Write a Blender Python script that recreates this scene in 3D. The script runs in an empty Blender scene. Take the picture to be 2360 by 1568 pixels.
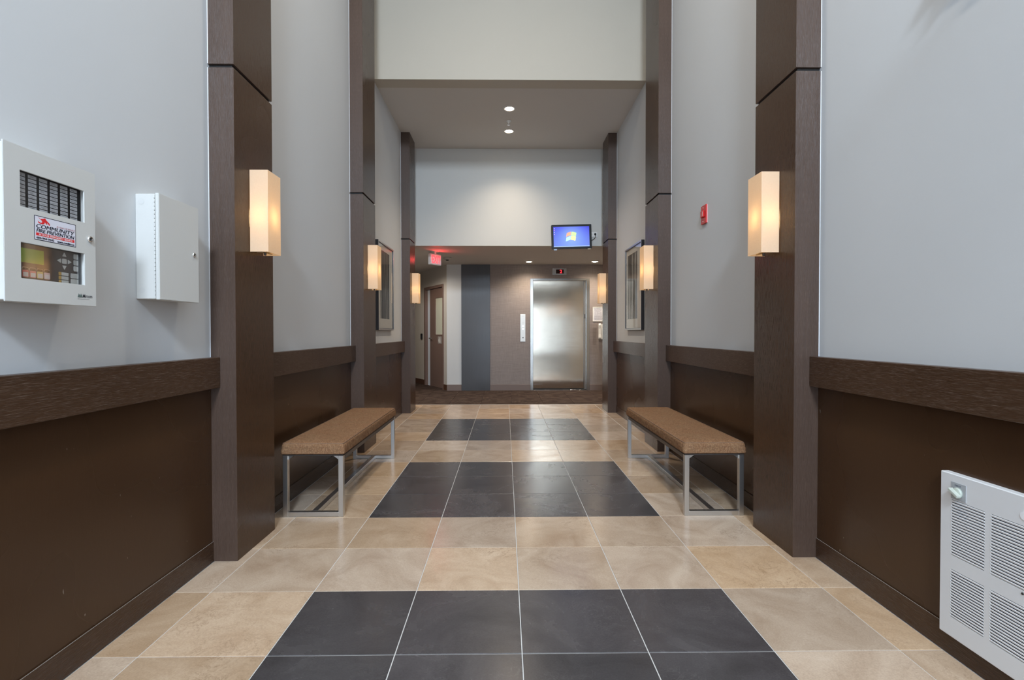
import bpy, bmesh, math, random
from mathutils import Vector, Matrix
random.seed(7)
R = math.radians
scn = bpy.context.scene
C = scn.collection

# ------------------------------------------------------------------ camera
yaw, pit, rol = .01336645, .01465292, .00082138
cam_d = bpy.data.cameras.new('camera'); cam = bpy.data.objects.new('camera', cam_d); C.objects.link(cam)
Rt = Vector((math.cos(yaw), -math.sin(yaw), 0)); Fl = Vector((math.sin(yaw), math.cos(yaw), 0)); Zv = Vector((0, 0, 1))
fw = Fl*math.cos(pit) - Zv*math.sin(pit); up = Fl*math.sin(pit) + Zv*math.cos(pit)
rc = Rt*math.cos(rol) - up*math.sin(rol); uc = up*math.cos(rol) + Rt*math.sin(rol)
M = Matrix.Identity(4)
for i in range(3):
    M[i][0] = rc[i]; M[i][1] = uc[i]; M[i][2] = -fw[i]
M[0][3], M[1][3], M[2][3] = -.0592, -1.8021, 1.1367
cam.matrix_world = M
cam_d.sensor_width = 36; cam_d.lens = 1184.589/2360*36; cam_d.clip_start = .05
scn.camera = cam

# ------------------------------------------------------------------ view, world, lights
vs = scn.view_settings
vs.view_transform = 'Standard'; vs.look = 'None'; vs.gamma = 1; vs.use_curve_mapping = False; vs.exposure = -0.07
w = bpy.data.worlds.new('sky'); scn.world = w; w.use_nodes = True
bg = w.node_tree.nodes['Background']; bg.inputs[0].default_value = (.62, .76, 1, 1); bg.inputs[1].default_value = 1.5

def area(name, loc, target, sx, sy, power, col, spread=180):
    l = bpy.data.lights.new(name, 'AREA'); l.shape = 'RECTANGLE'; l.size = sx; l.size_y = sy
    l.energy = power; l.color = col; l.spread = R(spread)
    o = bpy.data.objects.new(name, l); C.objects.link(o); o.location = loc
    o.rotation_euler = (Vector(target)-Vector(loc)).to_track_quat('-Z', 'Y').to_euler()
    return o
COOL = (.71, .845, 1); WARM = (1, .80, .58)
area('daylight_doorway', (0, -5.35, 1.25), (0, 0, 1.25), 2.7, 2.3, 80, COOL)
area('daylight_transom', (0, -5.35, 3.9), (0, 0, 2.0), 2.7, .95, 65, COOL)
area('daylight_upper_window', (0, -5.35, 5.05), (0, 0, 2.2), .9, .7, 430, COOL)
def spot(name, loc, power, col=WARM, ang=150, rad=.045, blend=.9):
    l = bpy.data.lights.new(name, 'SPOT'); l.energy = power; l.color = col; l.spot_size = R(ang); l.spot_blend = blend; l.shadow_soft_size = rad
    o = bpy.data.objects.new(name, l); C.objects.link(o); o.location = loc
    return o
# fill lights added outside the frame (high foyer ceiling and the side corridors of the lift lobby)
for n, (x, y, z, p) in enumerate([(0, -3.2, 5.95, 40), (0, -.3, 5.95, 90), (0, 1.2, 5.95, 190)]):
    spot('foyer_fill_light', (x, y, z), p, (1, .88, .72), 165, .12)
for x, y, p in [(-2.3, 7.2, 150), (2.9, 7.2, 110)]:
    spot('corridor_fill_light', (x, y, 2.44), p, (1, .88, .74), 172, .1, .25)

# ------------------------------------------------------------------ helpers
def tag(o, label=None, cat=None, group=None, kind=None):
    if label: o['label'] = label
    if cat: o['category'] = cat
    if group: o['group'] = group
    if kind: o['kind'] = kind
    return o
def empty(name, loc, label, cat, group=None, kind=None):
    o = bpy.data.objects.new(name, None); C.objects.link(o); o.location = loc; o.empty_display_size = .05
    return tag(o, label, cat, group, kind)
def wloc(p):
    v = Vector((0, 0, 0))
    while p: v += p.location; p = p.parent
    return v
def obj(name, bm, mat, parent=None, bevel=0, seg=1, smooth=False, shift=True):
    """bm in world coordinates (unless shift=False: local to the parent)"""
    if bevel:
        bmesh.ops.remove_doubles(bm, verts=bm.verts, dist=1e-6)
        es = [e for e in bm.edges if len(e.link_faces) == 2 and e.calc_face_angle(0) > .6]
        bmesh.ops.bevel(bm, geom=es, offset=bevel, segments=seg, affect='EDGES', clamp_overlap=True)
    if parent is not None and shift:
        bmesh.ops.translate(bm, verts=bm.verts, vec=-wloc(parent))
    me = bpy.data.meshes.new(name); bm.to_mesh(me); bm.free()
    if mat: me.materials.append(mat)
    if smooth:
        for p in me.polygons: p.use_smooth = True
    o = bpy.data.objects.new(name, me); C.objects.link(o)
    if parent is not None: o.parent = parent
    return o
def BM(): return bmesh.new()
def box(bm, x0, x1, y0, y1, z0, z1, M=None):
    x0, x1 = sorted((x0, x1)); y0, y1 = sorted((y0, y1)); z0, z1 = sorted((z0, z1))
    v = [bm.verts.new(p) for p in ((x0,y0,z0),(x1,y0,z0),(x1,y1,z0),(x0,y1,z0),(x0,y0,z1),(x1,y0,z1),(x1,y1,z1),(x0,y1,z1))]
    for f in ((3,2,1,0),(4,5,6,7),(0,1,5,4),(1,2,6,5),(2,3,7,6),(3,0,4,7)): bm.faces.new([v[i] for i in f])
    if M is not None: bmesh.ops.transform(bm, matrix=M, verts=v)
    return bm
def B(*a, **k): return box(BM(), *a, **k)
def cyl(bm, p0, p1, r0, r1=None, n=20, cap=True):
    if r1 is None: r1 = r0
    p0, p1 = Vector(p0), Vector(p1); d = p1-p0
    m = Matrix.Translation((p0+p1)/2) @ d.to_track_quat('Z', 'Y').to_matrix().to_4x4()
    bmesh.ops.create_cone(bm, cap_ends=cap, segments=n, radius1=r0, radius2=r1, depth=d.length, matrix=m)
    return bm
def tube(bm, pts, r, n=8):
    rings = []
    for i, p in enumerate(pts):
        p = Vector(p); a = Vector(pts[max(i-1, 0)]); b = Vector(pts[min(i+1, len(pts)-1)])
        q = (b-a).to_track_quat('Z', 'Y')
        rings.append([bm.verts.new(p + q @ Vector((r*math.cos(2*math.pi*k/n), r*math.sin(2*math.pi*k/n), 0))) for k in range(n)])
    for a, b in zip(rings, rings[1:]):
        for k in range(n): bm.faces.new((a[k], a[(k+1) % n], b[(k+1) % n], b[k]))
    bm.faces.new(rings[0][::-1]); bm.faces.new(rings[-1])
    return bm
def lathe(bm, prof, M, n=32):
    rings = [[bm.verts.new(M @ Vector((r*math.cos(2*math.pi*k/n), r*math.sin(2*math.pi*k/n), z))) for k in range(n)] for r, z in prof]
    for a, b in zip(rings, rings[1:]):
        for k in range(n): bm.faces.new((a[k], a[(k+1) % n], b[(k+1) % n], b[k]))
    bm.faces.new(rings[0][::-1]); bm.faces.new(rings[-1])
    bmesh.ops.recalc_face_normals(bm, faces=bm.faces)
    return bm
def holed(us, vs_, holes, thick, M):
    """plate in the local u,v plane (front at w=0, back at w=-thick) with rectangular holes; M maps (u,v,w) to world"""
    bm = BM(); U = sorted(set(us)); V = sorted(set(vs_)); vv = {}
    for i, u in enumerate(U):
        for j, v in enumerate(V): vv[i, j] = bm.verts.new((u, v, 0))
    for i in range(len(U)-1):
        for j in range(len(V)-1):
            cu, cv = (U[i]+U[i+1])/2, (V[j]+V[j+1])/2
            if any(h[0] < cu < h[1] and h[2] < cv < h[3] for h in holes): continue
            bm.faces.new((vv[i, j], vv[i+1, j], vv[i+1, j+1], vv[i, j+1]))
    bmesh.ops.delete(bm, geom=[v for v in bm.verts if not v.link_faces], context='VERTS')
    fs = list(bm.faces)
    r = bmesh.ops.extrude_face_region(bm, geom=fs)
    bmesh.ops.translate(bm, verts=[g for g in r['geom'] if isinstance(g, bmesh.types.BMVert)], vec=(0, 0, -thick))
    bmesh.ops.recalc_face_normals(bm, faces=bm.faces)
    bmesh.ops.transform(bm, matrix=M, verts=bm.verts)
    return bm
def plate(u0, u1, v0, v1, holes, thick, M):
    us = [u0, u1] + [h[0] for h in holes] + [h[1] for h in holes]
    vs_ = [v0, v1] + [h[2] for h in holes] + [h[3] for h in holes]
    return holed(us, vs_, holes, thick, M)
def frame_M(o, u, v):
    u = Vector(u).normalized(); v = Vector(v).normalized(); n = u.cross(v); m = Matrix.Identity(4)
    for i in range(3): m[i][0], m[i][1], m[i][2], m[i][3] = u[i], v[i], n[i], o[i]
    return m
def poly(bm, pts, w0, w1, M):
    """prism of a flat outline (u,v) between depths w0 and w1"""
    a = [bm.verts.new(M @ Vector((p[0], p[1], w1))) for p in pts]; b = [bm.verts.new(M @ Vector((p[0], p[1], w0))) for p in pts]
    bm.faces.new(a); bm.faces.new(b[::-1]); n = len(pts)
    for i in range(n): bm.faces.new((a[i], b[i], b[(i+1) % n], a[(i+1) % n]))
    bmesh.ops.recalc_face_normals(bm, faces=bm.faces)
    return bm
def rrect(u0, u1, v0, v1, r, n=4):
    pts = []
    for cx, cy, a0 in ((u1-r, v1-r, 0), (u0+r, v1-r, 90), (u0+r, v0+r, 180), (u1-r, v0+r, 270)):
        for k in range(n+1):
            a = R(a0+90*k/n); pts.append((cx+r*math.cos(a), cy+r*math.sin(a)))
    return pts
def text(s, u0, u1, v0, v1, M, w=.0003, shear=0, bold=0, dup=0):
    cu = bpy.data.curves.new('t', 'FONT'); cu.body = s; cu.shear = shear; cu.offset = bold; cu.size = 1; cu.resolution_u = 3
    o = bpy.data.objects.new('t', cu); C.objects.link(o)
    me = bpy.data.meshes.new_from_object(o, depsgraph=bpy.context.evaluated_depsgraph_get())
    bpy.data.objects.remove(o)
    bm = BM(); bm.from_mesh(me)
    xs = [v.co.x for v in bm.verts]; ys = [v.co.y for v in bm.verts]
    a, b, c, d = min(xs), max(xs), min(ys), max(ys)
    sx = (u1-u0)/(b-a); sy = (v1-v0)/(d-c)
    for v in bm.verts: v.co = Vector((u0+(v.co.x-a)*sx, v0+(v.co.y-c)*sy, w))
    # heavier strokes: the same letters again, a hair to each side and a hair proud
    base = list(bm.verts)+list(bm.edges)+list(bm.faces)
    for k in range(dup):
        g = bmesh.ops.duplicate(bm, geom=base)['geom']
        q = (-1, 1, -.5, .5)[k]*.00055
        bmesh.ops.translate(bm, verts=[x for x in g if isinstance(x, bmesh.types.BMVert)], vec=(q, q*.3, .00002*(k+1)))
    bmesh.ops.transform(bm, matrix=M, verts=bm.verts)
    return bm
def copy_tree(o, parent=None):
    c = o.copy(); C.objects.link(c)
    if parent is not None: c.parent = parent
    for ch in list(o.children): copy_tree(ch, c)
    return c

# ------------------------------------------------------------------ materials
def nt(name):
    m = bpy.data.materials.new(name); m.use_nodes = True; t = m.node_tree
    return m, t, t.nodes, t.links, t.nodes['Principled BSDF']
def c4(c): return (*c, 1) if len(c) == 3 else c
def plain(name, col, rough=.5, metal=0, spec=.5, coat=0, emit=0, ecol=None):
    m, t, N, L, b = nt(name)
    b.inputs['Base Color'].default_value = c4(col); b.inputs['Roughness'].default_value = rough
    b.inputs['Metallic'].default_value = metal; b.inputs['Specular IOR Level'].default_value = spec
    b.inputs['Coat Weight'].default_value = coat
    if emit: b.inputs['Emission Color'].default_value = c4(ecol or col); b.inputs['Emission Strength'].default_value = emit
    return m
def noise(N, L, vec, scale, detail=3, rough=.5, dist=0):
    n = N.new('ShaderNodeTexNoise'); n.inputs['Scale'].default_value = scale; n.inputs['Detail'].default_value = detail
    n.inputs['Roughness'].default_value = rough; n.inputs['Distortion'].default_value = dist
    if vec is not None: L.new(vec, n.inputs['Vector'])
    return n.outputs['Fac']
def pos(N, L, scale=(1, 1, 1), rand=False, rot=(0, 0, 0)):
    g = N.new('ShaderNodeNewGeometry'); v = g.outputs['Position']
    if rand:
        oi = N.new('ShaderNodeObjectInfo'); mu = N.new('ShaderNodeMath'); mu.operation = 'MULTIPLY'; mu.inputs[1].default_value = 57
        L.new(oi.outputs['Random'], mu.inputs[0]); ad = N.new('ShaderNodeVectorMath'); ad.operation = 'ADD'
        L.new(v, ad.inputs[0]); L.new(mu.outputs[0], ad.inputs[1]); v = ad.outputs[0]
    mp = N.new('ShaderNodeMapping'); mp.inputs['Scale'].default_value = scale; mp.inputs['Rotation'].default_value = rot
    L.new(v, mp.inputs['Vector']); return mp.outputs['Vector']
def ramp(N, L, fac, stops, interp='LINEAR'):
    r = N.new('ShaderNodeValToRGB'); r.color_ramp.interpolation = interp; e = r.color_ramp.elements
    while len(e) < len(stops): e.new(.5)
    for s, (p, c) in zip(e, stops): s.position = p; s.color = c4(c) if not isinstance(c, (int, float)) else (c, c, c, 1)
    L.new(fac, r.inputs['Fac']); return r.outputs['Color']
def mix(N, L, fac, a, b, mode='MIX'):
    m = N.new('ShaderNodeMix'); m.data_type = 'RGBA'; m.blend_type = mode
    for inp, val in ((m.inputs[0], fac), (m.inputs[6], a), (m.inputs[7], b)):
        if isinstance(val, (int, float)): inp.default_value = val
        elif isinstance(val, tuple): inp.default_value = c4(val)
        else: L.new(val, inp)
    return m.outputs[2]
def bump(N, L, b, h, strength, dist=.001):
    n = N.new('ShaderNodeBump'); n.inputs['Strength'].default_value = strength; n.inputs['Distance'].default_value = dist
    L.new(h, n.inputs['Height']); L.new(n.outputs[0], b.inputs['Normal'])

def paint(name, col, rough=.6):
    m, t, N, L, b = nt(name)
    v = pos(N, L); f = noise(N, L, v, 1.1, 2)
    L.new(mix(N, L, f, tuple(c*.97 for c in col), tuple(min(1, c*1.03) for c in col)), b.inputs['Base Color'])
    b.inputs['Roughness'].default_value = rough; b.inputs['Specular IOR Level'].default_value = .25
    bump(N, L, b, noise(N, L, v, 420, 2), .12, .0006)
    return m
def wood(name, axis='z', a=(.036, .0165, .0078), c=(.058, .028, .0135), rough=.24, pores=.5, coat=.0, specks=False, pale=0):
    m, t, N, L, b = nt(name)
    sc = {'z': (60, 60, 1.6), 'y': (60, 1.6, 60), 'x': (1.6, 60, 60)}[axis]
    v = pos(N, L, sc); g = noise(N, L, v, 1.6, 5, .6, .05)
    big = noise(N, L, pos(N, L), 1.3, 2)
    col = mix(N, L, g, a, c); col = mix(N, L, ramp(N, L, big, [(.3, .0), (.75, .4)]), col, tuple(x*1.4 for x in c))
    if pale:
        pf = noise(N, L, pos(N, L, {'z': (800, 800, 26), 'y': (800, 26, 800), 'x': (26, 800, 800)}[axis]), 1, 2, .5)
        col = mix(N, L, ramp(N, L, pf, [(.56, 0.), (.70, pale)]), col, (.20, .15, .12))
    if specks: col = mix(N, L, ramp(N, L, noise(N, L, pos(N, L, (1, 1, .35)), 75, 1), [(.80, 0.), (.83, .6)]), col, (.35, .30, .25))
    L.new(col, b.inputs['Base Color'])
    v2 = pos(N, L, {'z': (700, 700, 22), 'y': (700, 22, 700), 'x': (22, 700, 700)}[axis])
    p = ramp(N, L, noise(N, L, v2, 1, 2, .6), [(.36, 0.), (.5, 1.)])
    L.new(ramp(N, L, big, [(.3, rough*.85), (.7, rough*1.25)]), b.inputs['Roughness'])
    b.inputs['Specular IOR Level'].default_value = .36; b.inputs['Coat Weight'].default_value = coat; b.inputs['Coat Roughness'].default_value = .16
    bump(N, L, b, p, pores, .0004)
    return m
def tilemat(name, stops, vein, rough=(.15, .25)):
    m, t, N, L, b = nt(name)
    v = pos(N, L, (1, 1, 1), rand=True, rot=(0, 0, .5)); n1 = noise(N, L, v, 3.2, 6, .62, 1.2)
    col = ramp(N, L, n1, stops)
    v2 = pos(N, L, (1, 1, 1), rand=True); n2 = noise(N, L, v2, 9, 8, .7, 1.6)
    vm = ramp(N, L, n2, [(.474, 0.), (.487, 1.), (.492, 1.), (.506, 0.)])
    msk = ramp(N, L, noise(N, L, v2, 4.1, 2), [(.48, 0.), (.66, .75)])
    mm = N.new('ShaderNodeMath'); mm.operation = 'MULTIPLY'; L.new(vm, mm.inputs[0]); L.new(msk, mm.inputs[1])
    col = mix(N, L, mm.outputs[0], col, vein)
    fine = noise(N, L, v2, 160, 3, .7)
    col = mix(N, L, .22, col, ramp(N, L, fine, [(.3, .25), (.7, .75)]), 'OVERLAY')
    oi = N.new('ShaderNodeObjectInfo'); hs = N.new('ShaderNodeHueSaturation')
    mr = N.new('ShaderNodeMapRange'); mr.inputs['To Min'].default_value = .86; mr.inputs['To Max'].default_value = 1.12
    L.new(oi.outputs['Random'], mr.inputs[0]); L.new(mr.outputs[0], hs.inputs['Value'])
    mr2 = N.new('ShaderNodeMapRange'); mr2.inputs['To Min'].default_value = .8; mr2.inputs['To Max'].default_value = 1.15
    w2 = N.new('ShaderNodeMath'); w2.operation = 'PINGPONG'; w2.inputs[1].default_value = .13; L.new(oi.outputs['Random'], w2.inputs[0])
    mr2.inputs['From Max'].default_value = .13; L.new(w2.outputs[0], mr2.inputs[0]); L.new(mr2.outputs[0], hs.inputs['Saturation'])
    L.new(col, hs.inputs['Color']); L.new(hs.outputs[0], b.inputs['Base Color'])
    L.new(ramp(N, L, n1, [(.3, rough[0]), (.7, rough[1])]), b.inputs['Roughness'])
    b.inputs['Specular IOR Level'].default_value = .5
    bump(N, L, b, mix(N, L, .5, n2, fine), .22, .0006)
    return m

M_wall = paint('grey_wall_paint', (.575, .585, .59))
M_header = paint('cream_header_paint', (.50, .455, .38))
M_header2 = paint('pale_header_paint', (.58, .57, .535))
M_ceil = paint('grey_ceiling_paint', (.60, .575, .54), .8)
M_strip = paint('pale_column_paint', (.56, .57, .57))
M_angwall = paint('taupe_wall_paint', (.50, .47, .43))
M_wood = wood('espresso_wood_vertical', 'z')
M_woody = wood('espresso_wood_horizontal', 'y', rough=.32, pores=.8, pale=.55)
M_panel = wood('espresso_wood_panel', 'z', (.046, .0215, .0095), (.052, .025, .0115), .26, .12, specks=True)
M_base = wood('espresso_wood_base', 'y', rough=.17, pores=1.2, pale=.3)
M_front = wood('espresso_wood_front_lit', 'z', (.050, .030, .021), (.082, .050, .036), .36, 1.0, .2, pale=.3)  # lighter, greyer copy of the pilaster wood: window sheen put into the colour
M_dark = plain('black_recess', (.008, .006, .005), .7)
M_reveal = plain('painted_edge_highlight', (.30, .28, .26), .4)  # pale colour standing in for the highlight on the baseboard's top edge
M_caulk = plain('white_sealant', (.8, .82, .85), .4)
M_beige = tilemat('beige_tile_glaze', [(.25, (.42, .28, .175)), (.42, (.50, .355, .235)), (.6, (.57, .42, .29)), (.78, (.63, .485, .35))], (.27, .17, .10))
M_char = tilemat('charcoal_tile_glaze', [(.25, (.046, .041, .041)), (.5, (.066, .059, .060)), (.8, (.094, .085, .085))], (.098, .089, .088), (.2, .3))
M_grout = plain('pale_grout', (.60, .58, .55), .8)

def carpet():
    m, t, N, L, b = nt('brown_carpet')
    g = N.new('ShaderNodeTexCoord')
    w_ = N.new('ShaderNodeTexWave'); w_.wave_type = 'BANDS'; w_.bands_direction = 'X'; w_.inputs['Scale'].default_value = 14; w_.inputs['Distortion'].default_value = 1.5
    w_.inputs['Detail'].default_value = 2; w_.inputs['Detail Scale'].default_value = 3
    L.new(g.outputs['Object'], w_.inputs['Vector'])
    n = noise(N, L, g.outputs['Object'], 5, 2)
    f = N.new('ShaderNodeMath'); f.operation = 'MULTIPLY'; L.new(w_.outputs['Fac'], f.inputs[0]); L.new(ramp(N, L, n, [(.4, .15), (.6, .9)]), f.inputs[1])
    L.new(mix(N, L, f.outputs[0], (.040, .026, .021), (.125, .090, .074)), b.inputs['Base Color'])
    b.inputs['Roughness'].default_value = .95; b.inputs['Specular IOR Level'].default_value = .1
    bump(N, L, b, noise(N, L, g.outputs['Object'], 400, 2), .6, .002)
    return m
M_carpet = carpet()
def wallpaper():
    m, t, N, L, b = nt('woven_taupe_wallcovering')
    a = noise(N, L, pos(N, L, (6, 6, 160)), 1, 4, .7); c = noise(N, L, pos(N, L, (140, 140, 8)), 1, 3, .6)
    s = mix(N, L, .4, a, c)
    L.new(ramp(N, L, s, [(.3, (.185, .150, .135)), (.7, (.29, .245, .225))]), b.inputs['Base Color'])
    b.inputs['Roughness'].default_value = .55; bump(N, L, b, s, .5, .002)
    return m
M_paper = wallpaper()
M_darkpanel = wood('graphite_panel_veneer', 'z', (.046, .048, .054), (.066, .068, .075), .36, .3, .3)
M_browntrim = plain('taupe_base_trim', (.17, .125, .108), .5)
M_brownwood = wood('brown_door_wood', 'z', (.135, .085, .07), (.18, .118, .098), .4, .3, .1)
M_basewood = wood('red_brown_base_wood', 'y', (.065, .028, .015), (.09, .04, .022), .35, .3, .1)

def steel(name, col=(.62, .60, .56), rough=.2, axis='x', wav=.0, aniso=.6):
    m, t, N, L, b = nt(name)
    b.inputs['Metallic'].default_value = 1
    br = noise(N, L, pos(N, L, {'x': (2, 300, 300), 'z': (300, 300, 2)}[axis]), 1, 2)
    L.new(mix(N, L, br, tuple(c*.9 for c in col), tuple(min(1, c*1.08) for c in col)), b.inputs['Base Color'])
    L.new(ramp(N, L, br, [(.3, rough*.85), (.7, rough*1.15)]), b.inputs['Roughness'])
    if aniso:
        tg = N.new('ShaderNodeTangent'); tg.direction_type = 'RADIAL'; tg.axis = 'Z'; L.new(tg.outputs[0], b.inputs['Tangent']); b.inputs['Anisotropic'].default_value = aniso
    if wav:
        bump(N, L, b, noise(N, L, pos(N, L, (2.2, 1, 1.1)), 1.6, 2), wav, .01)
    return m
M_steel = steel('brushed_steel_door', (.68, .61, .50), .15, 'x', .10, .95)
M_steelf = steel('brushed_steel_frame', (.50, .49, .46), .22, 'z', 0, 0)
M_benchmetal = plain('brushed_nickel', (.66, .66, .65), .33, 1)
M_raildark = plain('dark_steel_rail', (.16, .14, .13), .4, 1)
M_chrome = plain('chrome', (.8, .8, .8), .12, 1)
def tweed():
    m, t, N, L, b = nt('brown_tweed')
    g = N.new('ShaderNodeTexCoord').outputs['Object']
    def st(sc, s=1, d=2):
        mp = N.new('ShaderNodeMapping'); mp.inputs['Scale'].default_value = sc; L.new(g, mp.inputs['Vector']); return noise(N, L, mp.outputs[0], s, d, .6)
    a = st((420, 40, 60)); c = st((40, 420, 420)); n = st((1, 1, 1), 260, 2); big = st((1, 1, 1), 9, 3)
    col = ramp(N, L, a, [(.3, (.13, .055, .02)), (.5, (.29, .15, .068)), (.72, (.54, .35, .19))])
    col2 = ramp(N, L, c, [(.3, (.11, .045, .02)), (.52, (.30, .15, .078)), (.74, (.60, .40, .25))])
    col = mix(N, L, .5, col, col2); col = mix(N, L, ramp(N, L, n, [(.42, 0.), (.62, .75)]), col, (.13, .065, .04))
    col = mix(N, L, ramp(N, L, big, [(.35, 0.), (.7, .3)]), col, (.24, .16, .09))
    L.new(col, b.inputs['Base Color']); b.inputs['Roughness'].default_value = .95; b.inputs['Specular IOR Level'].default_value = .08
    bump(N, L, b, mix(N, L, .5, a, c), .7, .0015)
    return m
M_tweed = tweed()
def shade_mat():
    m, t, N, L, b = nt('linen_shade')
    v = pos(N, L, (1, 1, 1)); n = noise(N, L, pos(N, L, (60, 60, 500)), 1, 2); n2 = noise(N, L, pos(N, L, (500, 500, 60)), 1, 2)
    col = mix(N, L, mix(N, L, .5, n, n2), (.74, .63, .50), (.90, .81, .67))
    d = N.new('ShaderNodeBsdfDiffuse'); tr = N.new('ShaderNodeBsdfTranslucent'); L.new(col, d.inputs[0]); L.new(col, tr.inputs[0])
    mx = N.new('ShaderNodeMixShader'); mx.inputs[0].default_value = .55; L.new(d.outputs[0], mx.inputs[1]); L.new(tr.outputs[0], mx.inputs[2])
    em = N.new('ShaderNodeEmission'); em.inputs[0].default_value = (1, .60, .27, 1); em.inputs[1].default_value = .16
    ad = N.new('ShaderNodeAddShader'); L.new(mx.outputs[0], ad.inputs[0]); L.new(em.outputs[0], ad.inputs[1])
    L.new(ad.outputs[0], N['Material Output'].inputs[0]); N.remove(b)
    return m
M_shade = shade_mat()
M_bulb = plain('bulb_glow', (1, .8, .5), .3, emit=12, ecol=(1, .72, .38))
M_lamp = plain('downlight_glow', (1, .9, .75), .3, emit=40, ecol=(1, .86, .66))
M_white = plain('white_plastic', (.78, .77, .74), .4)
M_whitemetal = plain('white_enamel', (.72, .73, .74), .35)
M_cabinet = plain('off_white_powder_coat', (.60, .60, .575), .42)
M_black = plain('black_plastic', (.008, .008, .009), .45, spec=.25)
M_navy = plain('navy_print', (.012, .016, .035), .5)
M_red = plain('red_plastic', (.55, .02, .02), .35)
M_redprint = plain('red_print', (.72, .02, .025), .5)
def glass_mat(name, refl=.12, rough=.03):
    m, t, N, L, b = nt(name); N.remove(b)
    tr = N.new('ShaderNodeBsdfTransparent'); gl = N.new('ShaderNodeBsdfGlossy'); gl.inputs['Roughness'].default_value = rough
    lw = N.new('ShaderNodeLayerWeight'); lw.inputs[0].default_value = .5; fr = N.new('ShaderNodeMath'); fr.operation = 'POWER'; L.new(lw.outputs['Facing'], fr.inputs[0]); fr.inputs[1].default_value = 7
    ad = N.new('ShaderNodeMath'); ad.operation = 'ADD'; ad.inputs[1].default_value = refl; ad.use_clamp = True
    L.new(fr.outputs[0], ad.inputs[0]); mx = N.new('ShaderNodeMixShader'); L.new(ad.outputs[0], mx.inputs[0]); L.new(tr.outputs[0], mx.inputs[1]); L.new(gl.outputs[0], mx.inputs[2])
    L.new(mx.outputs[0], N['Material Output'].inputs[0]); return m
M_glass = glass_mat('clear_glazing', .03)

# ------------------------------------------------------------------ setting
XW, ZT, ZC, ZL = 1.515, 6.0, 3.935, 2.46      # wall plane, high ceiling, passage ceiling, lobby ceiling
YB, YH, YP, YE = -5.2, 3.93, 6.07, 8.24
S_ = .45
floor = tag(obj('floor', B(-XW, XW, YB, 6.29, -.12, -.0025), M_grout), kind='structure')
gap = .0042
def tile_mesh(wd, ln):
    bm = B(-wd/2, wd/2, -ln/2, ln/2, -.012, 0)
    es = [e for e in bm.edges if all(v.co.z > -.001 for v in e.verts)]
    bmesh.ops.bevel(bm, geom=es, offset=.0012, segments=1, affect='EDGES')
    me = bpy.data.meshes.new('tile'); bm.to_mesh(me); bm.free(); return me
me_full = {}
def tile(x0, x1, y0, y1, dark):
    k = (round(x1-x0, 3), round(y1-y0, 3), dark)
    if k not in me_full:
        me_full[k] = tile_mesh(x1-x0-gap, y1-y0-gap); me_full[k].materials.append(M_char if dark else M_beige)
    o = bpy.data.objects.new('tile', me_full[k]); C.objects.link(o); o.parent = floor; o.location = ((x0+x1)/2, (y0+y1)/2, 0)
for k in range(-11, 14):
    y0, y1 = k*S_, (k+1)*S_
    if k == 13: y1 = 6.285
    dark_row = (k % 5) in (3, 4, 0) and k < 13
    xs = [-1.507] + [j*S_ for j in range(-3, 4)] + [1.507]
    for i in range(len(xs)-1):
        tile(xs[i], xs[i+1], y0, y1, dark_row and 2 <= i <= 5)

# carpeted lift lobby
cfl = tag(obj('floor', B(-5, 5, 6.295, 11.5, -.12, -.006), M_dark), kind='structure')
cme = {}
def carpet_tile(x0, y0, rot):
    if 'c' not in cme:
        bm = B(-.2485, .2485, -.2485, .2485, -.008, 0); cme['c'] = bpy.data.meshes.new('carpet_tile'); bm.to_mesh(cme['c']); bm.free(); cme['c'].materials.append(M_carpet)
    o = bpy.data.objects.new('carpet_tile', cme['c']); C.objects.link(o); o.parent = cfl; o.location = (x0+.25, y0+.25, 0); o.rotation_euler = (0, 0, R(90*rot))
for i in range(-7, 8):
    for j in range(8):
        carpet_tile(i*.5+.05, 6.297+j*.5, (i+j) % 2 + 2*random.randint(0, 1))
obj('threshold_strip', B(-1.5, 1.5, 6.286, 6.2975, -.02, .001), plain('pale_threshold', (.7, .68, .64), .5), floor)

def struct(name, bm, m, bevel=0): return tag(obj(name, bm, m, None, bevel), kind='structure')
TH = .2
wl = struct('wall_left', B(-XW-TH, -XW, YB-TH, YP, 0, ZT), M_wall)
wr = struct('wall_right', B(XW, XW+TH, YB-TH, YP, 0, ZT), M_wall)
# high front wall with its glazed entrance and upper window, behind the camera
Mb = frame_M((0, YB, 0), (-1, 0, 0), (0, 0, 1))     # normal +y
wb = struct('wall_entrance', plate(-XW, XW, 0, ZT, [(-1.35, 1.35, .02, 2.4), (-1.35, 1.35, 3.4, 4.4), (-.7, .7, 4.5, 5.6)], TH, Mb), M_wall)
obj('reflection_band_panel', B(-XW, XW, YB, YB+.03, 2.4, 3.38), M_panel, wb)  # dark panel added behind the camera for a dark band in the lift reflection
bm = BM()
for x in (-1.33, -.46, .46, 1.33): box(bm, x-.03, x+.03, YB-.12, YB-.05, .02, 2.4)
for z in (.05, 2.37): box(bm, -1.35, 1.35, YB-.12, YB-.05, z-.03, z+.03)
for x in (-1.33, -.46, .46, 1.33): box(bm, x-.03, x+.03, YB-.12, YB-.05, 3.4, 4.4)
obj('mullion', bm, M_dark, wb)
struct('ceiling', B(-XW-TH, XW+TH, YB-TH, YH+.2, ZT, ZT+.15), M_ceil)
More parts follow.
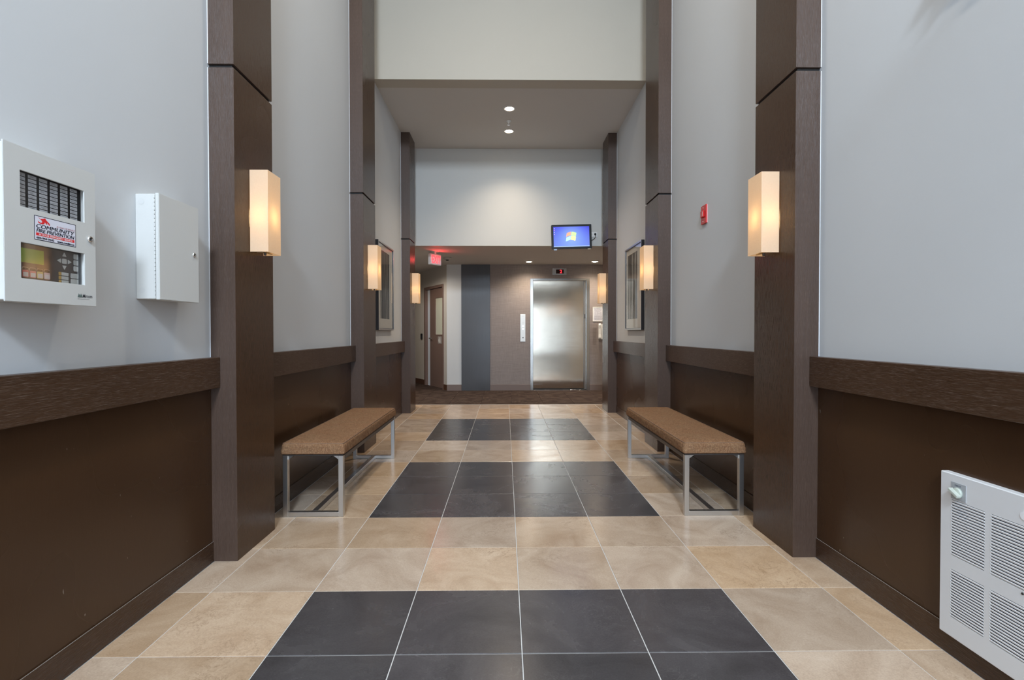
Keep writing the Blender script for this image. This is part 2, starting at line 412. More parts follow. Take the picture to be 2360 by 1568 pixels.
# header walls and lower ceilings
struct('wall_header', B(-XW, XW, YH, YH+.2, ZC, ZT), M_header)
ceil2 = struct('ceiling_passage', B(-XW, XW, YH+.002, YP+.15, ZC+.0005, ZC+.15), M_ceil)
for v in (): pass
struct('wall_header_rear', B(-XW, XW, YP, YP+.15, ZL, ZC), M_header2)
struct('ceiling_lobby', B(-5, 5, YP+.002, 11.5, ZL+.0005, ZL+.15), M_ceil)
# lobby side returns and ends
struct('wall_lobby_left_return', B(-5, -XW, YP-.002, YP+.15, 0, ZL), M_angwall)
struct('wall_lobby_right_return', B(XW, 5, YP-.002, YP+.15, 0, ZL), M_angwall)
struct('wall_lobby_left_end', B(-5.1, -5, YP, 11.5, 0, ZL), M_angwall)
struct('wall_lobby_right_end', B(5, 5.1, YP, 8.6, 0, ZL), M_angwall)
struct('wall_lobby_far', B(-5, -1.5, 11.4, 11.5, 0, ZL), M_angwall)

# lift wall
Me = frame_M((0, YE, 0), (1, 0, 0), (0, 0, 1))      # normal -y
we = struct('wall_rear', plate(-.355, 5, 0, ZL, [(.44, 1.585, 0, 2.18)], .25, Me), M_paper)
struct('wall_column', B(-1.196, -.905, YE, YE+.25, 0, ZL), M_strip)
dp = empty('trim_20', (-.63, YE, 0), None, None, kind='structure')
obj('veneer_panel', B(-.912, -.353, YE-.014, YE+.2, 0, ZL), M_darkpanel, dp, .002)
for n, (a, b) in enumerate([(-1.196, -.912), (-.353, .431), (1.595, 5)]):
    struct('baseboard_rear', B(a, b, YE-.012, YE+.01, 0, .118), M_browntrim, .002)
# angled wall with the door
A0 = Vector((-1.196, 8.29, 0)); dA = Vector((-.48055, .87697, 0)); nA = Vector((.87697, .48055, 0))
# local frame: u along -dA so text reads left to right; a = distance along dA = -u
Ma = frame_M(A0, -dA, (0, 0, 1))
DW = (-1.262, -.172)
wa = struct('wall_angled', plate(-3.45, .0, 0, ZL, [(DW[0]+.05, DW[1]-.05, 0, 2.06)], .15, Ma), M_angwall)
bmb = BM(); box(bmb, -3.45, DW[0], 0, .108, -.01, .012, Ma); struct('baseboard_angled', bmb, M_basewood)
bmb = BM(); box(bmb, DW[1], .0, 0, .108, -.01, .012, Ma); struct('baseboard_angled', bmb, M_basewood)

# ------------------------------------------------------------------ wainscot, rails, baseboards, pilasters
PY = [(.755, 1.17), (3.06, 3.505), (5.43, 5.83)]
segs = [(YB, .755), (1.17, 3.06), (3.505, 5.43)]
ntr = 1
for s, side, wallo in ((-1, 'left', wl), (1, 'right', wr)):
    for (a, b) in segs:
        obj('wainscot_panel', B(s*(XW+.01), s*(XW-.002), a, b, .1, .9), M_panel, wallo)
        struct('baseboard_'+side, B(s*XW, s*(XW-.008), a, b, 0, .100), M_base, .0012)
        if a < 0: obj('reveal_highlight', B(s*(XW-.0062), s*(XW-.0083), a, b, .0995, .1003), M_reveal, wallo)
        tr = struct('trim_%d' % ntr, B(s*XW, s*(XW-.048), a, b, .866, 1.015), M_woody, .0015); ntr += 1
    for pi, (a, b) in enumerate(PY):
        p = empty('trim_%d' % ntr, (s*1.45, (a+b)/2, 0), None, None, kind='structure'); ntr += 1
        zt = ZC if pi == 2 else ZT
        # lower and upper veneer box with a shadow gap between them
        for nm, z0, z1 in (('lower_panel', 0, 2.438), ('upper_panel', 2.455, zt)):
            o = obj(nm, B(s*XW, s*1.39, a, b, z0, z1), M_front, p, .0012)
            o.data.materials.append(M_wood)
            for f in o.data.polygons:
                if abs(f.normal.x) > .9: f.material_index = 1  # side faces get the darker copy, so front and side light sits in the colours
        obj('shadow_gap', B(s*XW, s*1.402, a+.012, b-.012, 2.43, 2.46), M_dark, p)
        obj('sealant_bead', B(s*(XW+.001), s*(XW-.0025), a-.0025, a+.001, 1.016, 2.436), M_caulk, p)
        obj('sealant_bead', B(s*(XW+.001), s*(XW-.0025), a-.0025, a+.001, 2.456, zt), M_caulk, p)
    struct('wall_jamb_'+side, B(s*(XW-.06), s*(XW), 5.831, YP+.15, 0, ZL if False else ZC), M_header) if False else None

# ------------------------------------------------------------------ lift entrance
e = empty('door_1', (1.0, YE, 0), 'brushed stainless steel lift door in steel frame on rear wall', None, kind='structure')
bm = BM()
box(bm, .432, .489, YE-.012, YE+.1, 0, 2.192); box(bm, 1.532, 1.594, YE-.012, YE+.1, 0, 2.192)
obj('jamb', bm, M_steelf, e, .003)
obj('head_frame', B(.489, 1.532, YE-.012, YE+.1, 2.15, 2.192), M_steelf, e, .003)
obj('door_leaf', B(.489, 1.485, YE+.06, YE+.1, .035, 2.15), M_steel, e, .002)
obj('door_leaf', B(1.487, 1.532, YE+.045, YE+.095, .02, 2.15), M_steelf, e, .002)
obj('sill', B(.44, 1.585, YE+.0, YE+.2, -.003, .012), M_steelf, e, .001)
obj('door_gasket', B(.489, 1.532, YE+.058, YE+.1, .012, .036), M_dark, e)
bm = BM(); Mk = frame_M((1.508, YE+.045, 1.455), (1, 0, 0), (0, 0, 1)); poly(bm, rrect(-.006, .006, -.045, .045, .005), -.01, .001, Mk); obj('keyhole_slot', bm, M_black, e)
obj('kick_scuff', B(.5, .68, YE+.0585, YE+.062, .115, .121), M_chrome, e)

# floor indicator above lift
ind = empty('floor_indicator', (1.0, YE-.008, 2.32), 'small steel floor indicator with glowing red 2 above the lift door', 'indicator')
obj('face_plate', B(.862, 1.142, YE-.008, YE+.002, 2.258, 2.39), M_steelf, ind, .002)
obj('display_window', B(.935, 1.085, YE-.011, YE-.002, 2.285, 2.365), plain('red_black_glass', (.02, .001, .001), .1), ind)
Mi = frame_M((0, YE-.0112, 0), (1, 0, 0), (0, 0, 1))
obj('digit', text('2', 1.01, 1.052, 2.296, 2.355, Mi, .0008), plain('red_led', (1, .02, .03), .4, emit=5, ecol=(1, .02, .03)), ind)

# hall call panel
cp = empty('call_panel', (.286, YE-.006, 1.22), 'tall narrow steel lift call panel left of the lift door', 'call panel')
obj('face_plate', B(.236, .338, YE-.006, YE+.002, .955, 1.498), plain('satin_steel_plate', (.58, .56, .52), .38, .6), cp, .003)
for z in (1.26, 1.205):
    bm = BM(); cyl(bm, (.29, YE-.012, z), (.29, YE, z), .016, n=20); b_ = obj('call_button', bm, M_chrome, cp)
    bm = BM(); cyl(bm, (.29, YE-.0135, z), (.29, YE-.011, z), .010, n=16); obj('button_face', bm, plain('pale_button', (.8, .78, .72), .4), b_)
bm = BM(); cyl(bm, (.29, YE-.010, 1.035), (.29, YE, 1.035), .011, n=16); obj('key_switch', bm, M_black, cp)
for z, h in ((1.45, .004), (1.44, .002), (1.33, .003), (1.32, .003), (1.305, .002)):
    obj('engraved_line', B(.262, .314, YE-.0066, YE-.005, z, z+h), plain('grey_engraving', (.45, .44, .42), .5), cp)

# notice and handset at the right of the lift
nf = empty('notice', (1.76, YE-.01, 1.49), 'white framed notice with evacuation plan right of the lift door', 'notice')
obj('frame', plate(1.655, 1.86, 1.352, 1.634, [(1.669, 1.846, 1.366, 1.62)], .012, frame_M((0, YE-.012, 0), (1, 0, 0), (0, 0, 1))), M_white, nf, .001)
obj('sheet', B(1.669, 1.846, YE-.006, YE+.001, 1.366, 1.62), plain('paper', (.55, .55, .60), .7), nf)
Mn = frame_M((0, YE-.006, 0), (1, 0, 0), (0, 0, 1)); bm = BM()
for z in (1.58, 1.57, 1.455, 1.44, 1.42, 1.405, 1.39):
    u = 1.69
    while u < 1.83: l = random.uniform(.008, .03); poly(bm, [(u, z), (u+l, z), (u+l, z+.005), (u, z+.005)], 0, .0006, Mn); u += l+.008
for (a, b, c, d) in ((1.705, 1.75, 1.475, 1.545), (1.755, 1.80, 1.50, 1.545), (1.805, 1.825, 1.475, 1.53)):
    for q in ((a, b, c, c+.002), (a, b, d-.002, d), (a, a+.002, c, d), (b-.002, b, c, d)): poly(bm, [(q[0], q[2]), (q[1], q[2]), (q[1], q[3]), (q[0], q[3])], 0, .0006, Mn)
obj('plan_print', bm, plain('grey_print', (.16, .16, .2), .6), nf)
hs = empty('wall_telephone', (1.83, YE-.03, 1.16), 'white wall telephone half hidden behind the rear right pilaster', 'telephone')
obj('base', B(1.812, 1.93, YE-.045, YE, 1.0, 1.30), M_white, hs, .008, 2)
bm = BM(); poly(bm, [(0, 1.02), (.03, 1.0), (.05, 1.03), (.038, 1.10), (.038, 1.21), (.05, 1.28), (.03, 1.315), (0, 1.29), (.008, 1.2), (.008, 1.1)], 0, .045, frame_M((1.80, YE-.05, 0), (0, -1, 0), (0, 0, 1)))
obj('handset', bm, M_white, hs, .004, 2)
obj('keypad', B(1.86, 1.915, YE-.048, YE-.04, 1.05, 1.13), M_black, hs)

# ------------------------------------------------------------------ angled-wall door
d2 = empty('door_2', tuple(Ma @ Vector((-.7, 0, 0))), 'brown wooden door with glass panel in angled wall', None, kind='structure')
def A(u0, u1, v0, v1, w0, w1): return box(BM(), u0, u1, v0, v1, w0, w1, Ma)
obj('frame', plate(DW[0], DW[1], 0, 2.105, [(DW[0]+.07, DW[1]-.03, 0, 2.05)], .1, Ma @ Matrix.Translation((0, 0, .02))), M_brownwood, d2, .002)
obj('frame_reveal', A(-1.19, -1.0, .0, 2.05, -.12, -.04), plain('pale_blue_jamb', (.66, .72, .80), .4), d2)
obj('leaf', plate(-1.0, -.202, .005, 2.045, [(-.695, -.208, 1.09, 1.853)], .045, Ma @ Matrix.Translation((0, 0, -.02))), M_brownwood, d2, .002)
obj('glazing_bead', plate(-.70, -.204, 1.085, 1.858, [(-.688, -.214, 1.097, 1.846)], .05, Ma @ Matrix.Translation((0, 0, -.015))), M_brownwood, d2, .002)
obj('pane', A(-.694, -.209, 1.091, 1.852, -.05, -.035), plain('obscured_yellow_glass', (.60, .61, .50), .15), d2)
bm = BM(); m_ = Ma @ Matrix.Translation((-.93, 1.015, -.02)); lathe(bm, [(.026, 0), (.026, .006), (.01, .01), (.01, .05)], m_, 20)
hh = obj('handle', bm, M_chrome, d2, smooth=True)
bm = BM(); tube(bm, [m_ @ Vector(p) for p in ((0, 0, .05), (.03, 0, .052), (.12, 0, .05))], .009, 10); obj('lever', bm, M_chrome, hh, smooth=True)
sg = obj('door_sign', A(-.53, -.345, .911, 1.057, -.02, -.015), plain('grey_sign_plate', (.34, .31, .29), .5), d2)
bm = BM()
for (u, v, w_, h) in ((-.45, .93, .05, .07), (-.44, 1.005, .03, .03), (-.50, .95, .02, .05)): box(bm, u, u+w_, v, v+h, -.015, -.0135, Ma)
obj('sign_symbol', bm, plain('pale_symbol', (.7, .68, .64), .5), sg)
rd = empty('card_reader', tuple(Ma @ Vector((-1.443, 1.05, 0))), 'small black card reader on the angled wall left of the brown door', 'card reader')
obj('housing', A(-1.475, -1.41, .985, 1.113, -.001, .03), M_black, rd, .006, 2)
obj('sensor_face', A(-1.465, -1.42, 1.0, 1.08, .029, .032), plain('dark_gloss', (.02, .02, .025), .1), rd)

# ------------------------------------------------------------------ sconces
def make_sconce():
    r = empty('wall_sconce', (0, 0, 0), 'x', 'wall lamp', 'linen box sconces on the pilasters')
    # local: mounted at x=0, projecting +x ; y -0.075..0.075 ; z -.2125...2125
    bm = BM(); t = .0025
    box(bm, .097-t, .097, -.075, .075, -.2125, .2125)
    box(bm, .003, .097-t, -.075, -.075+t, -.2125, .2125); box(bm, .003, .097-t, .075-t, .075, -.2125, .2125)
    obj('shade', bm, M_shade, r, shift=False)
    obj('back_plate', B(0, .006, -.05, .05, -.17, .17), plain('brass_back_plate', (.62, .48, .28), .3, .8), r, .002, shift=False)
    wire = plain('brass_wire', (.5, .4, .25), .35, 1)
    for z in (-.205, .205):
        bm = BM(); poly(bm, [(.004, -.004), (.045, -.004), (.045, -.072), (.053, -.072), (.053, -.004), (.094, -.004), (.094, .004), (.053, .004), (.053, .072), (.045, .072), (.045, .004), (.004, .004)], z-.002, z+.002, Matrix.Identity(4))
        obj('shade_support', bm, wire, r, shift=False)
    bm = BM(); cyl(bm, (.046, 0, -.2), (.046, 0, -.07), .013, n=16); obj('lamp_holder', bm, plain('porcelain_holder', (.5, .47, .42), .5), r, shift=False)
    bm = BM(); cyl(bm, (.046, 0, -.222), (.046, 0, -.2), .006, .009, n=12); obj('finial', bm, plain('dark_finial', (.06, .05, .04), .4), r, shift=False)
    bm = BM(); lathe(bm, [(.008, -.07), (.014, -.05), (.024, -.02), (.024, 0), (.014, .02), (.004, .026)], Matrix.Translation((.046, 0, 0)), 16)
    obj('bulb', bm, M_bulb, r, smooth=True, shift=False)
    return r
s0 = make_sconce()
SC_LAB = {('L', 0): 'lit linen box sconce on front left pilaster beside the white key cabinet', ('L', 1): 'lit linen box sconce on middle left pilaster above the left bench end',
          ('L', 2): 'lit linen box sconce on rear left pilaster near the exit sign', ('R', 0): 'lit linen box sconce on front right pilaster, right of the red pull station',
          ('R', 1): 'lit linen box sconce on middle right pilaster overlapping the right picture', ('R', 2): 'lit linen box sconce on rear right pilaster beside the lift door'}
for i, yc in enumerate((.975, 3.275, 5.63)):
    for s, sd in ((-1, 'L'), (1, 'R')):
        o = s0 if (i == 0 and s == -1) else copy_tree(s0)
        o.location = (s*1.39, yc, 1.772); o.rotation_euler = (0, 0, 0 if s == -1 else math.pi); o['label'] = SC_LAB[sd, i]
        l = bpy.data.lights.new('sconce_lamp', 'POINT'); l.energy = 3.0; l.color = (1, .66, .34); l.shadow_soft_size = .02
        lo = bpy.data.objects.new('sconce_lamp', l); C.objects.link(lo); lo.location = (s*(1.39-.046), yc, 1.772)

# ------------------------------------------------------------------ downlights
def make_down():
    r = empty('downlight', (0, 0, 0), 'x', 'ceiling light', 'recessed downlights')
    bm = BM(); lathe(bm, [(.052, -.001), (.054, -.006), (.074, -.004), (.078, .001)], Matrix.Identity(4), 32)
    bm = BM()
    prof = [(.078, 0), (.076, -.005), (.06, -.006), (.052, .0), (.045, .03)]
    n = 32; rings = [[bm.verts.new((r_*math.cos(2*math.pi*k/n), r_*math.sin(2*math.pi*k/n), z)) for k in range(n)] for r_, z in prof]
    for a, b in zip(rings, rings[1:]):
        for k in range(n): bm.faces.new((a[k], b[k], b[(k+1) % n], a[(k+1) % n]))
    obj('trim_ring', bm, plain('pale_trim_ring', (.75, .72, .68), .35), r, smooth=True, shift=False)
    bm = BM(); lathe(bm, [(.05, 0), (.048, -.006), (.03, -.011), (.006, -.013)], Matrix.Identity(4), 28)
    obj('lamp', bm, M_lamp, r, smooth=True, shift=False)
    return r
dl = make_down()
for i, (x, y, z, lab, p) in enumerate([(-.003, 4.662, ZC, 'round recessed downlight in the passage ceiling, nearer one', 85), (-.003, 5.382, ZC, 'round recessed downlight in the passage ceiling, farther one', 85),
                                (.387, 7.82, ZL, 'round recessed downlight in lobby ceiling left above the lift', 72), (1.617, 7.79, ZL, 'round recessed downlight in lobby ceiling right above the lift', 72)]):
    o = dl if i == 0 else copy_tree(dl)
    o.location = (x, y, z); o['label'] = lab
    spot('downlight_lamp', (x, y, z-.03), p, (1, .84, .66), 125 if z > 3 else 150, .045)
sp = empty('sprinkler_head', (-.011, 5.045, ZC), 'small white sprinkler head between the two passage downlights', 'sprinkler')
bm = BM(); lathe(bm, [(.036, 0), (.034, -.006), (.014, -.012), (.01, -.03)], Matrix.Translation((-.011, 5.045, ZC)), 24); obj('escutcheon', bm, M_white, sp, smooth=True)
bm = BM(); cyl(bm, (-.011, 5.045, ZC-.052), (-.011, 5.045, ZC-.049), .018, n=16)
for s in (-1, 1): tube(bm, [(-.011+s*.008, 5.045, ZC-.028), (-.011+s*.016, 5.045, ZC-.04), (-.011+s*.004, 5.045, ZC-.05)], .0025, 6)
obj('deflector', bm, M_chrome, sp)
sm = empty('smoke_detector', (-1.078, 7.3, ZL), 'round white smoke detector on lobby ceiling beside the exit sign', 'smoke detector')
bm = BM(); lathe(bm, [(.075, 0), (.075, -.012), (.055, -.03), (.03, -.04)], Matrix.Translation((-1.078, 7.3, ZL)), 32); obj('housing', bm, plain('aged_white', (.42, .40, .37), .5), sm, smooth=True)
bm = BM(); lathe(bm, [(.028, -.039), (.026, -.05), (.012, -.056)], Matrix.Translation((-1.078, 7.3, ZL)), 24); obj('sensor_cap', bm, M_black, sm, smooth=True)

# ------------------------------------------------------------------ exit sign
ex_c = Vector((-1.2, 6.62, 2.327)); ud = Vector((.62, .785, 0)).normalized()
Mx = frame_M(ex_c, ud, (0, 0, 1))
ex = empty('exit_sign', tuple(ex_c), 'white exit sign with glowing red letters hanging from the lobby ceiling', 'exit sign')
obj('housing', box(BM(), -.125, .125, -.0875, .0875, -.035, .018, Mx), M_white, ex, .006, 2)
obj('face', box(BM(), -.112, .112, -.075, .075, .017, .0195, Mx), plain('pale_lit_face', (.8, .72, .72), .4, emit=.25, ecol=(1, .3, .3)), ex)
obj('lettering', text('EXIT', -.085, .10, -.062, .062, Mx, .0205, bold=.02), plain('red_lit_letters', (1, .05, .06), .4, emit=3.0, ecol=(1, .04, .05)), ex)
bm = BM(); poly(bm, [(-.108, 0), (-.088, .035), (-.088, -.035)], .0195, .0212, Mx); obj('arrow', bm, plain('red_lit_arrow', (1, .1, .1), .4, emit=1.6, ecol=(1, .15, .15)), ex)
bm = BM(); cyl(bm, ex_c+Vector((0, 0, .085)), ex_c+Vector((0, 0, .125)), .02, n=16); cyl(bm, ex_c+Vector((0, 0, .125)), ex_c+Vector((0, 0, .1335)), .06, n=24); obj('canopy', bm, M_white, ex)
el = area('exit_glow', ex_c+Mx.to_3x3() @ Vector((0, 0, .03)), ex_c+Mx.to_3x3() @ Vector((0, .6, 1)), .2, .1, 1.1, (1, .06, .06))

# ------------------------------------------------------------------ television
tc = Vector((.943, 5.945, 2.580)); Mt = frame_M(tc, (math.cos(R(1.6)), 0, math.sin(R(1.6))), (-math.sin(R(1.6)), 0, math.cos(R(1.6))))
tv = empty('television', tuple(tc), 'small flat black wall television showing a blue desktop above the lift lobby', 'television')
W_, H_ = .303, .182
bm = BM(); poly(bm, rrect(-W_, W_, -H_, H_, .012), -.035, 0, Mt); obj('bezel', bm, M_black, tv, .004, 2)
bm = BM(); box(bm, -.2, .2, -.12, .12, -.06, -.03, Mt); obj('rear_housing', bm, M_black, tv, .01, 2)
bm = BM(); box(bm, -.05, .05, -.05, .05, -.126, -.05, Mt); obj('wall_bracket', bm, M_black, tv, .003)
def screen_mat():
    m, t, N, L, b = nt('blue_desktop_screen'); N.remove(b)
    g = N.new('ShaderNodeTexCoord'); sx = N.new('ShaderNodeSeparateXYZ'); L.new(g.outputs['Object'], sx.inputs[0])
    vl = N.new('ShaderNodeVectorMath'); vl.operation = 'LENGTH'; L.new(g.outputs['Object'], vl.inputs[0])
    col = ramp(N, L, vl.outputs['Value'], [(.0, (.50, .70, 1)), (.10, (.28, .46, 1)), (.2, (.15, .24, .98)), (.30, (.08, .10, .80))])
    mz = N.new('ShaderNodeMapRange'); mz.inputs['From Min'].default_value = -.15; mz.inputs['From Max'].default_value = .15; L.new(sx.outputs['Z'], mz.inputs[0])
    col = mix(N, L, mz.outputs[0], mix(N, L, .5, col, (.34, .52, 1)), mix(N, L, .3, col, (.14, .10, .9)))
    e_ = N.new('ShaderNodeEmission'); L.new(col, e_.inputs[0]); e_.inputs[1].default_value = 1.05; L.new(e_.outputs[0], N['Material Output'].inputs[0]); return m
scr = obj('screen', box(BM(), -.272, .268, -.150, .150, -.001, .0015, Mt), screen_mat(), tv)
# four waving coloured panes in the middle of the desktop
def wavepane(u0, u1, v0, v1, off):
    top = [(u0+(u1-u0)*k/8, v1+.010*math.sin((u0+(u1-u0)*k/8)*38+off)) for k in range(9)]
    bot = [(u0+(u1-u0)*k/8-.008, v0+.010*math.sin((u0+(u1-u0)*k/8)*38+off)) for k in range(9)]
    return top[::-1] + bot
for (a, b, c, d, col) in ((-.052, -.004, .004, .044, (1, .30, .16)), (.002, .054, .004, .044, (.45, .85, .25)), (-.058, -.008, -.046, -.002, (.35, .65, 1)), (-.004, .048, -.046, -.002, (1, .82, .25))):
    bm = BM(); poly(bm, wavepane(a, b, c, d, 1.5), .0014, .0022, Mt); [setattr(v_, 'co', tc + (v_.co-tc-Mt.to_3x3() @ Vector((0, 0, .0018)))*1.35 + Mt.to_3x3() @ Vector((0, 0, .0022))) for v_ in bm.verts]; obj('logo_pane', bm, plain('logo_colour', col, .5, emit=1.1), scr)
for k in range(4):
    obj('desktop_icon', box(BM(), -.264, -.254, .118-.028*k, .128-.028*k, .0014, .002, Mt), plain('icon_colour', [(.8, .7, .9), (.9, .3, .5), (.5, .7, 1), (.8, .5, .8)][k], .5, emit=.7), scr)
obj('taskbar', box(BM(), -.272, .268, -.150, -.142, .0014, .002, Mt), plain('pale_taskbar', (.35, .5, .95), .5, emit=.9), scr)
for u, cc in ((-.27, (.45, .6, .85)), (.24, (.5, .42, .3))):
    bm = box(BM(), u, u+.045, -.197, -.1825, -.03, -.005, Mt); obj('status_tab', bm, plain('tab_colour', cc, .4), tv)
ou = empty('power_outlet', (1.285, YP, 2.635), 'white double power outlet on the header wall right of the television', 'power outlet')
Mo = frame_M((0, YP, 0), (1, 0, 0), (0, 0, 1))
obj('cover_plate', box(BM(), 1.235, 1.352, 2.60, 2.672, 0, .006, Mo), M_white, ou, .002)
for u in (1.262, 1.32):
    bm = BM(); poly(bm, rrect(u-.016, u+.016, 2.62, 2.652, .01), .005, .0075, Mo); so = obj('socket', bm, plain('socket_face', (.62, .61, .58), .4), ou)
cd = tv; obj('power_cord', tube(BM(), [(1.318, YP-.02, 2.638), (1.325, YP-.035, 2.61), (1.31, YP-.03, 2.575), (1.27, YP-.025, 2.545), (1.22, YP-.04, 2.53), (1.17, YP-.06, 2.535)], .004, 8), M_black, tv, smooth=True)
obj('plug', B(1.304, 1.332, YP-.03, YP-.007, 2.625, 2.652), M_black, cd, .003)

# ------------------------------------------------------------------ pictures
def art_mat(name, dark):
    m, t, N, L, b = nt(name)
    a = noise(N, L, pos(N, L, (1, 70, 2)), 1, 4, .7, .4); c = noise(N, L, pos(N, L, (1, 24, .8)), 1, 3, .6)
    s = mix(N, L, .45, a, c)
    f = ramp(N, L, s, [(.44, dark), (.52, (.09, .09, .075)), (.60, (.46, .45, .40))])
    L.new(f, b.inputs['Base Color']); b.inputs['Roughness'].default_value = .5; return m
def make_picture(s, label):
    r = empty('framed_picture', (s*XW, 4.385, 1.165), label, 'picture', 'framed tree prints on the side walls')
    y0, y1, z0, z1 = 3.99, 4.775, 1.165, 2.185
    Mp = frame_M((s*1.478, 0, 0), (0, -s, 0), (0, 0, 1))   # normal -s*x
    P = lambda a, b: sorted((-s*a, -s*b))
    u0, u1 = P(y0, y1)
    obj('frame', plate(u0, u1, z0, z1, [(u0+.022, u1-.022, z0+.022, z1-.022)], .036, Mp), plain('black_frame_side', (.02, .022, .03), .3), r, .002)
    obj('frame_face', plate(u0+.001, u1-.001, z0+.001, z1-.001, [(u0+.018, u1-.018, z0+.018, z1-.018)], .002, Mp @ Matrix.Translation((0, 0, .0015))), plain('silver_frame_face', (.55, .53, .5), .3, .9), r)
    a0, a1 = P(4.215, 4.69) if s == 1 else P(4.12, 4.59)
    obj('mat_board', plate(u0+.02, u1-.02, z0+.02, z1-.02, [(a0, a1, 1.30, 2.095)], .004, Mp @ Matrix.Translation((0, 0, -.012))), plain('cream_mat', (.60, .58, .52), .8), r)
    bm = box(BM(), a0-.005, a1+.005, 1.295, 2.10, -.02, -.016, Mp); obj('print', bm, art_mat('tree_print', (.02, .018, .015)), r)
    obj('glazing', box(BM(), u0+.02, u1-.02, z0+.02, z1-.02, -.008, -.006, Mp), M_glass, r)
    return r
make_picture(-1, 'framed dark tree print with pale mat on the left wall behind the sconce')
make_picture(1, 'framed dark tree print with pale mat on the right wall behind the sconce')

# ------------------------------------------------------------------ red pull station
ps = empty('fire_pull_station', (XW, 2.235, 2.065), 'small red fire alarm pull station on the right wall', 'alarm switch')
Mr = frame_M((XW, 0, 0), (0, -1, 0), (0, 0, 1))
obj('back_box', box(BM(), -2.285, -2.185, 1.99, 2.135, 0, .014, Mr), M_red, ps, .002)
obj('side_edge', box(BM(), -2.1855, -2.184, 1.992, 2.133, .0, .006, Mr), plain('pale_red_edge', (.75, .35, .35), .4), ps)
obj('pull_handle', box(BM(), -2.262, -2.208, 2.04, 2.092, .014, .028, Mr), M_red, ps, .003)
bm = BM()
for z in (2.117, 2.008): cyl(bm, Mr @ Vector((-2.235, z, .013)), Mr @ Vector((-2.235, z, .017)), .005, n=12)
tag(obj('screw', bm, M_chrome, ps), kind='stuff')
obj('handle_mark', box(BM(), -2.225, -2.218, 2.048, 2.084, .027, .0285, Mr), M_white, ps)

# ------------------------------------------------------------------ fire alarm panel (left wall)
fa = empty('fire_alarm_panel', (-XW, -.25, 1.222), 'white metal fire alarm control panel with two windows on the left wall', 'alarm panel')
XF = -1.40
Mf = frame_M((XF, 0, 0), (0, 1, 0), (0, 0, 1))        # normal +x
def FP(u0, u1, v0, v1, w0, w1, M=Mf): return box(BM(), u0, u1, v0, v1, w0, w1, M)
Y0, Y1, Z0, Z1 = -.405, -.096, 1.2225, 1.655
obj('cabinet', plate(Y0+.004, Y1-.004, Z0+.004, Z1-.004, [(-.36, -.136, 1.284, 1.394), (-.36, -.134, 1.483, 1.594)], XW+XF-.0045, Mf @ Matrix.Translation((0, 0, -.0045))), M_cabinet, fa, .002)
dr = obj('door', plate(Y0, Y1, Z0, Z1, [(-.356, -.1405, 1.4885, 1.588), (-.356, -.1415, 1.289, 1.3885)], .004, Mf), M_cabinet, fa, .0012, 2)
bd = obj('zone_board', FP(-.358, -.138, 1.486, 1.590, -.02, -.014), M_black, fa)
lab_me = None
M_lab = plain('paper_label', (.42, .43, .45), .7)
for i in range(6):
    for j in range(9):
        u = -.353+i*.0352; v = 1.5775-j*.0112
        bm = FP(u, u+.026, v, v+.0088, -.014, -.0134)
        lb = obj('zone_label', bm, M_lab, bd)
bm = BM()
for i in range(6):
    for j in range(9):
        u = -.353+i*.0352; v = 1.5775-j*.0112
        for k in range(1+(i+j) % 2): box(bm, u+.004, u+.004+random.uniform(.01, .018), v+.0025+.003*k, v+.0033+.003*k, -.0134, -.0131, Mf)
tag(obj('label_text_lines', bm, plain('grey_ink', (.12, .12, .14), .7), bd), kind='stuff')
obj('upper_window', FP(-.357, -.139, 1.488, 1.589, -.006, -.0045), M_glass, fa)
cb = obj('keypad_board', FP(-.358, -.139, 1.287, 1.391, -.02, -.014), plain('dark_board', (.02, .02, .026), .4), fa)
obj('liquid_crystal_display', FP(-.352, -.272, 1.336, 1.376, -.014, -.0125), plain('green_display', (.10, .19, .02), .3, emit=.12, ecol=(.25, .5, .05)), cb)
def rr(u0, u1, v0, v1, r, mat, name, w0=-.014, w1=-.0125):
    bm = BM(); poly(bm, rrect(u0, u1, v0, v1, r, 3), w0, w1, Mf); return obj(name, bm, mat, cb)
M_key = plain('grey_key', (.55, .57, .55), .5)
for i, c in enumerate(((.6, .12, .13), (.62, .2, .2), (.62, .5, .2), (.6, .45, .45))):
    u = -.3395+i*.0228
    rr(u, u+.019, 1.2945, 1.3145, .003, plain('key_border', c, .5), 'status_key')
    rr(u+.002, u+.017, 1.2965, 1.3085, .001, plain('key_label', (.62, .60, .60), .6), 'status_label', -.0126, -.0122)
    bm = BM(); poly(bm, rrect(u, u+.019, 1.2945, 1.323, .003, 3), -.0138, -.0135, Mf); obj('key_outline', bm, plain('outline_grey', (.35, .34, .33), .6), cb)
    bm = BM(); poly(bm, rrect(u+.0008, u+.0182, 1.2953, 1.3222, .003, 3), -.0136, -.0133, Mf); obj('key_window', bm, M_black, cb)
rr(-.209, -.193, 1.349, 1.364, .003, M_key, 'enter_key')
for pts in ([(-.208, 1.371), (-.194, 1.371), (-.201, 1.383)], [(-.208, 1.343), (-.194, 1.343), (-.201, 1.331)], [(-.214, 1.350), (-.214, 1.363), (-.227, 1.3565)], [(-.188, 1.350), (-.188, 1.363), (-.175, 1.3565)]):
    bm = BM(); poly(bm, pts, -.014, -.0125, Mf); obj('arrow_key', bm, M_key, cb)
for v in (1.376, 1.357, 1.338): rr(-.167, -.151, v-.008, v+.008, .003, M_key, 'menu_key')
for i, v in enumerate((1.317, 1.305, 1.293)):
    rr(-.2115, -.1875, v-.005, v+.005, .001, M_key, 'function_key'); rr(-.221, -.2135, v-.005, v+.005, .001, plain('amber_mark', (.5, .3, .05), .5), 'indicator_mark')
for v in (1.315, 1.2975): rr(-.178, -.151, v-.0075, v+.0075, .002, M_key, 'function_key')
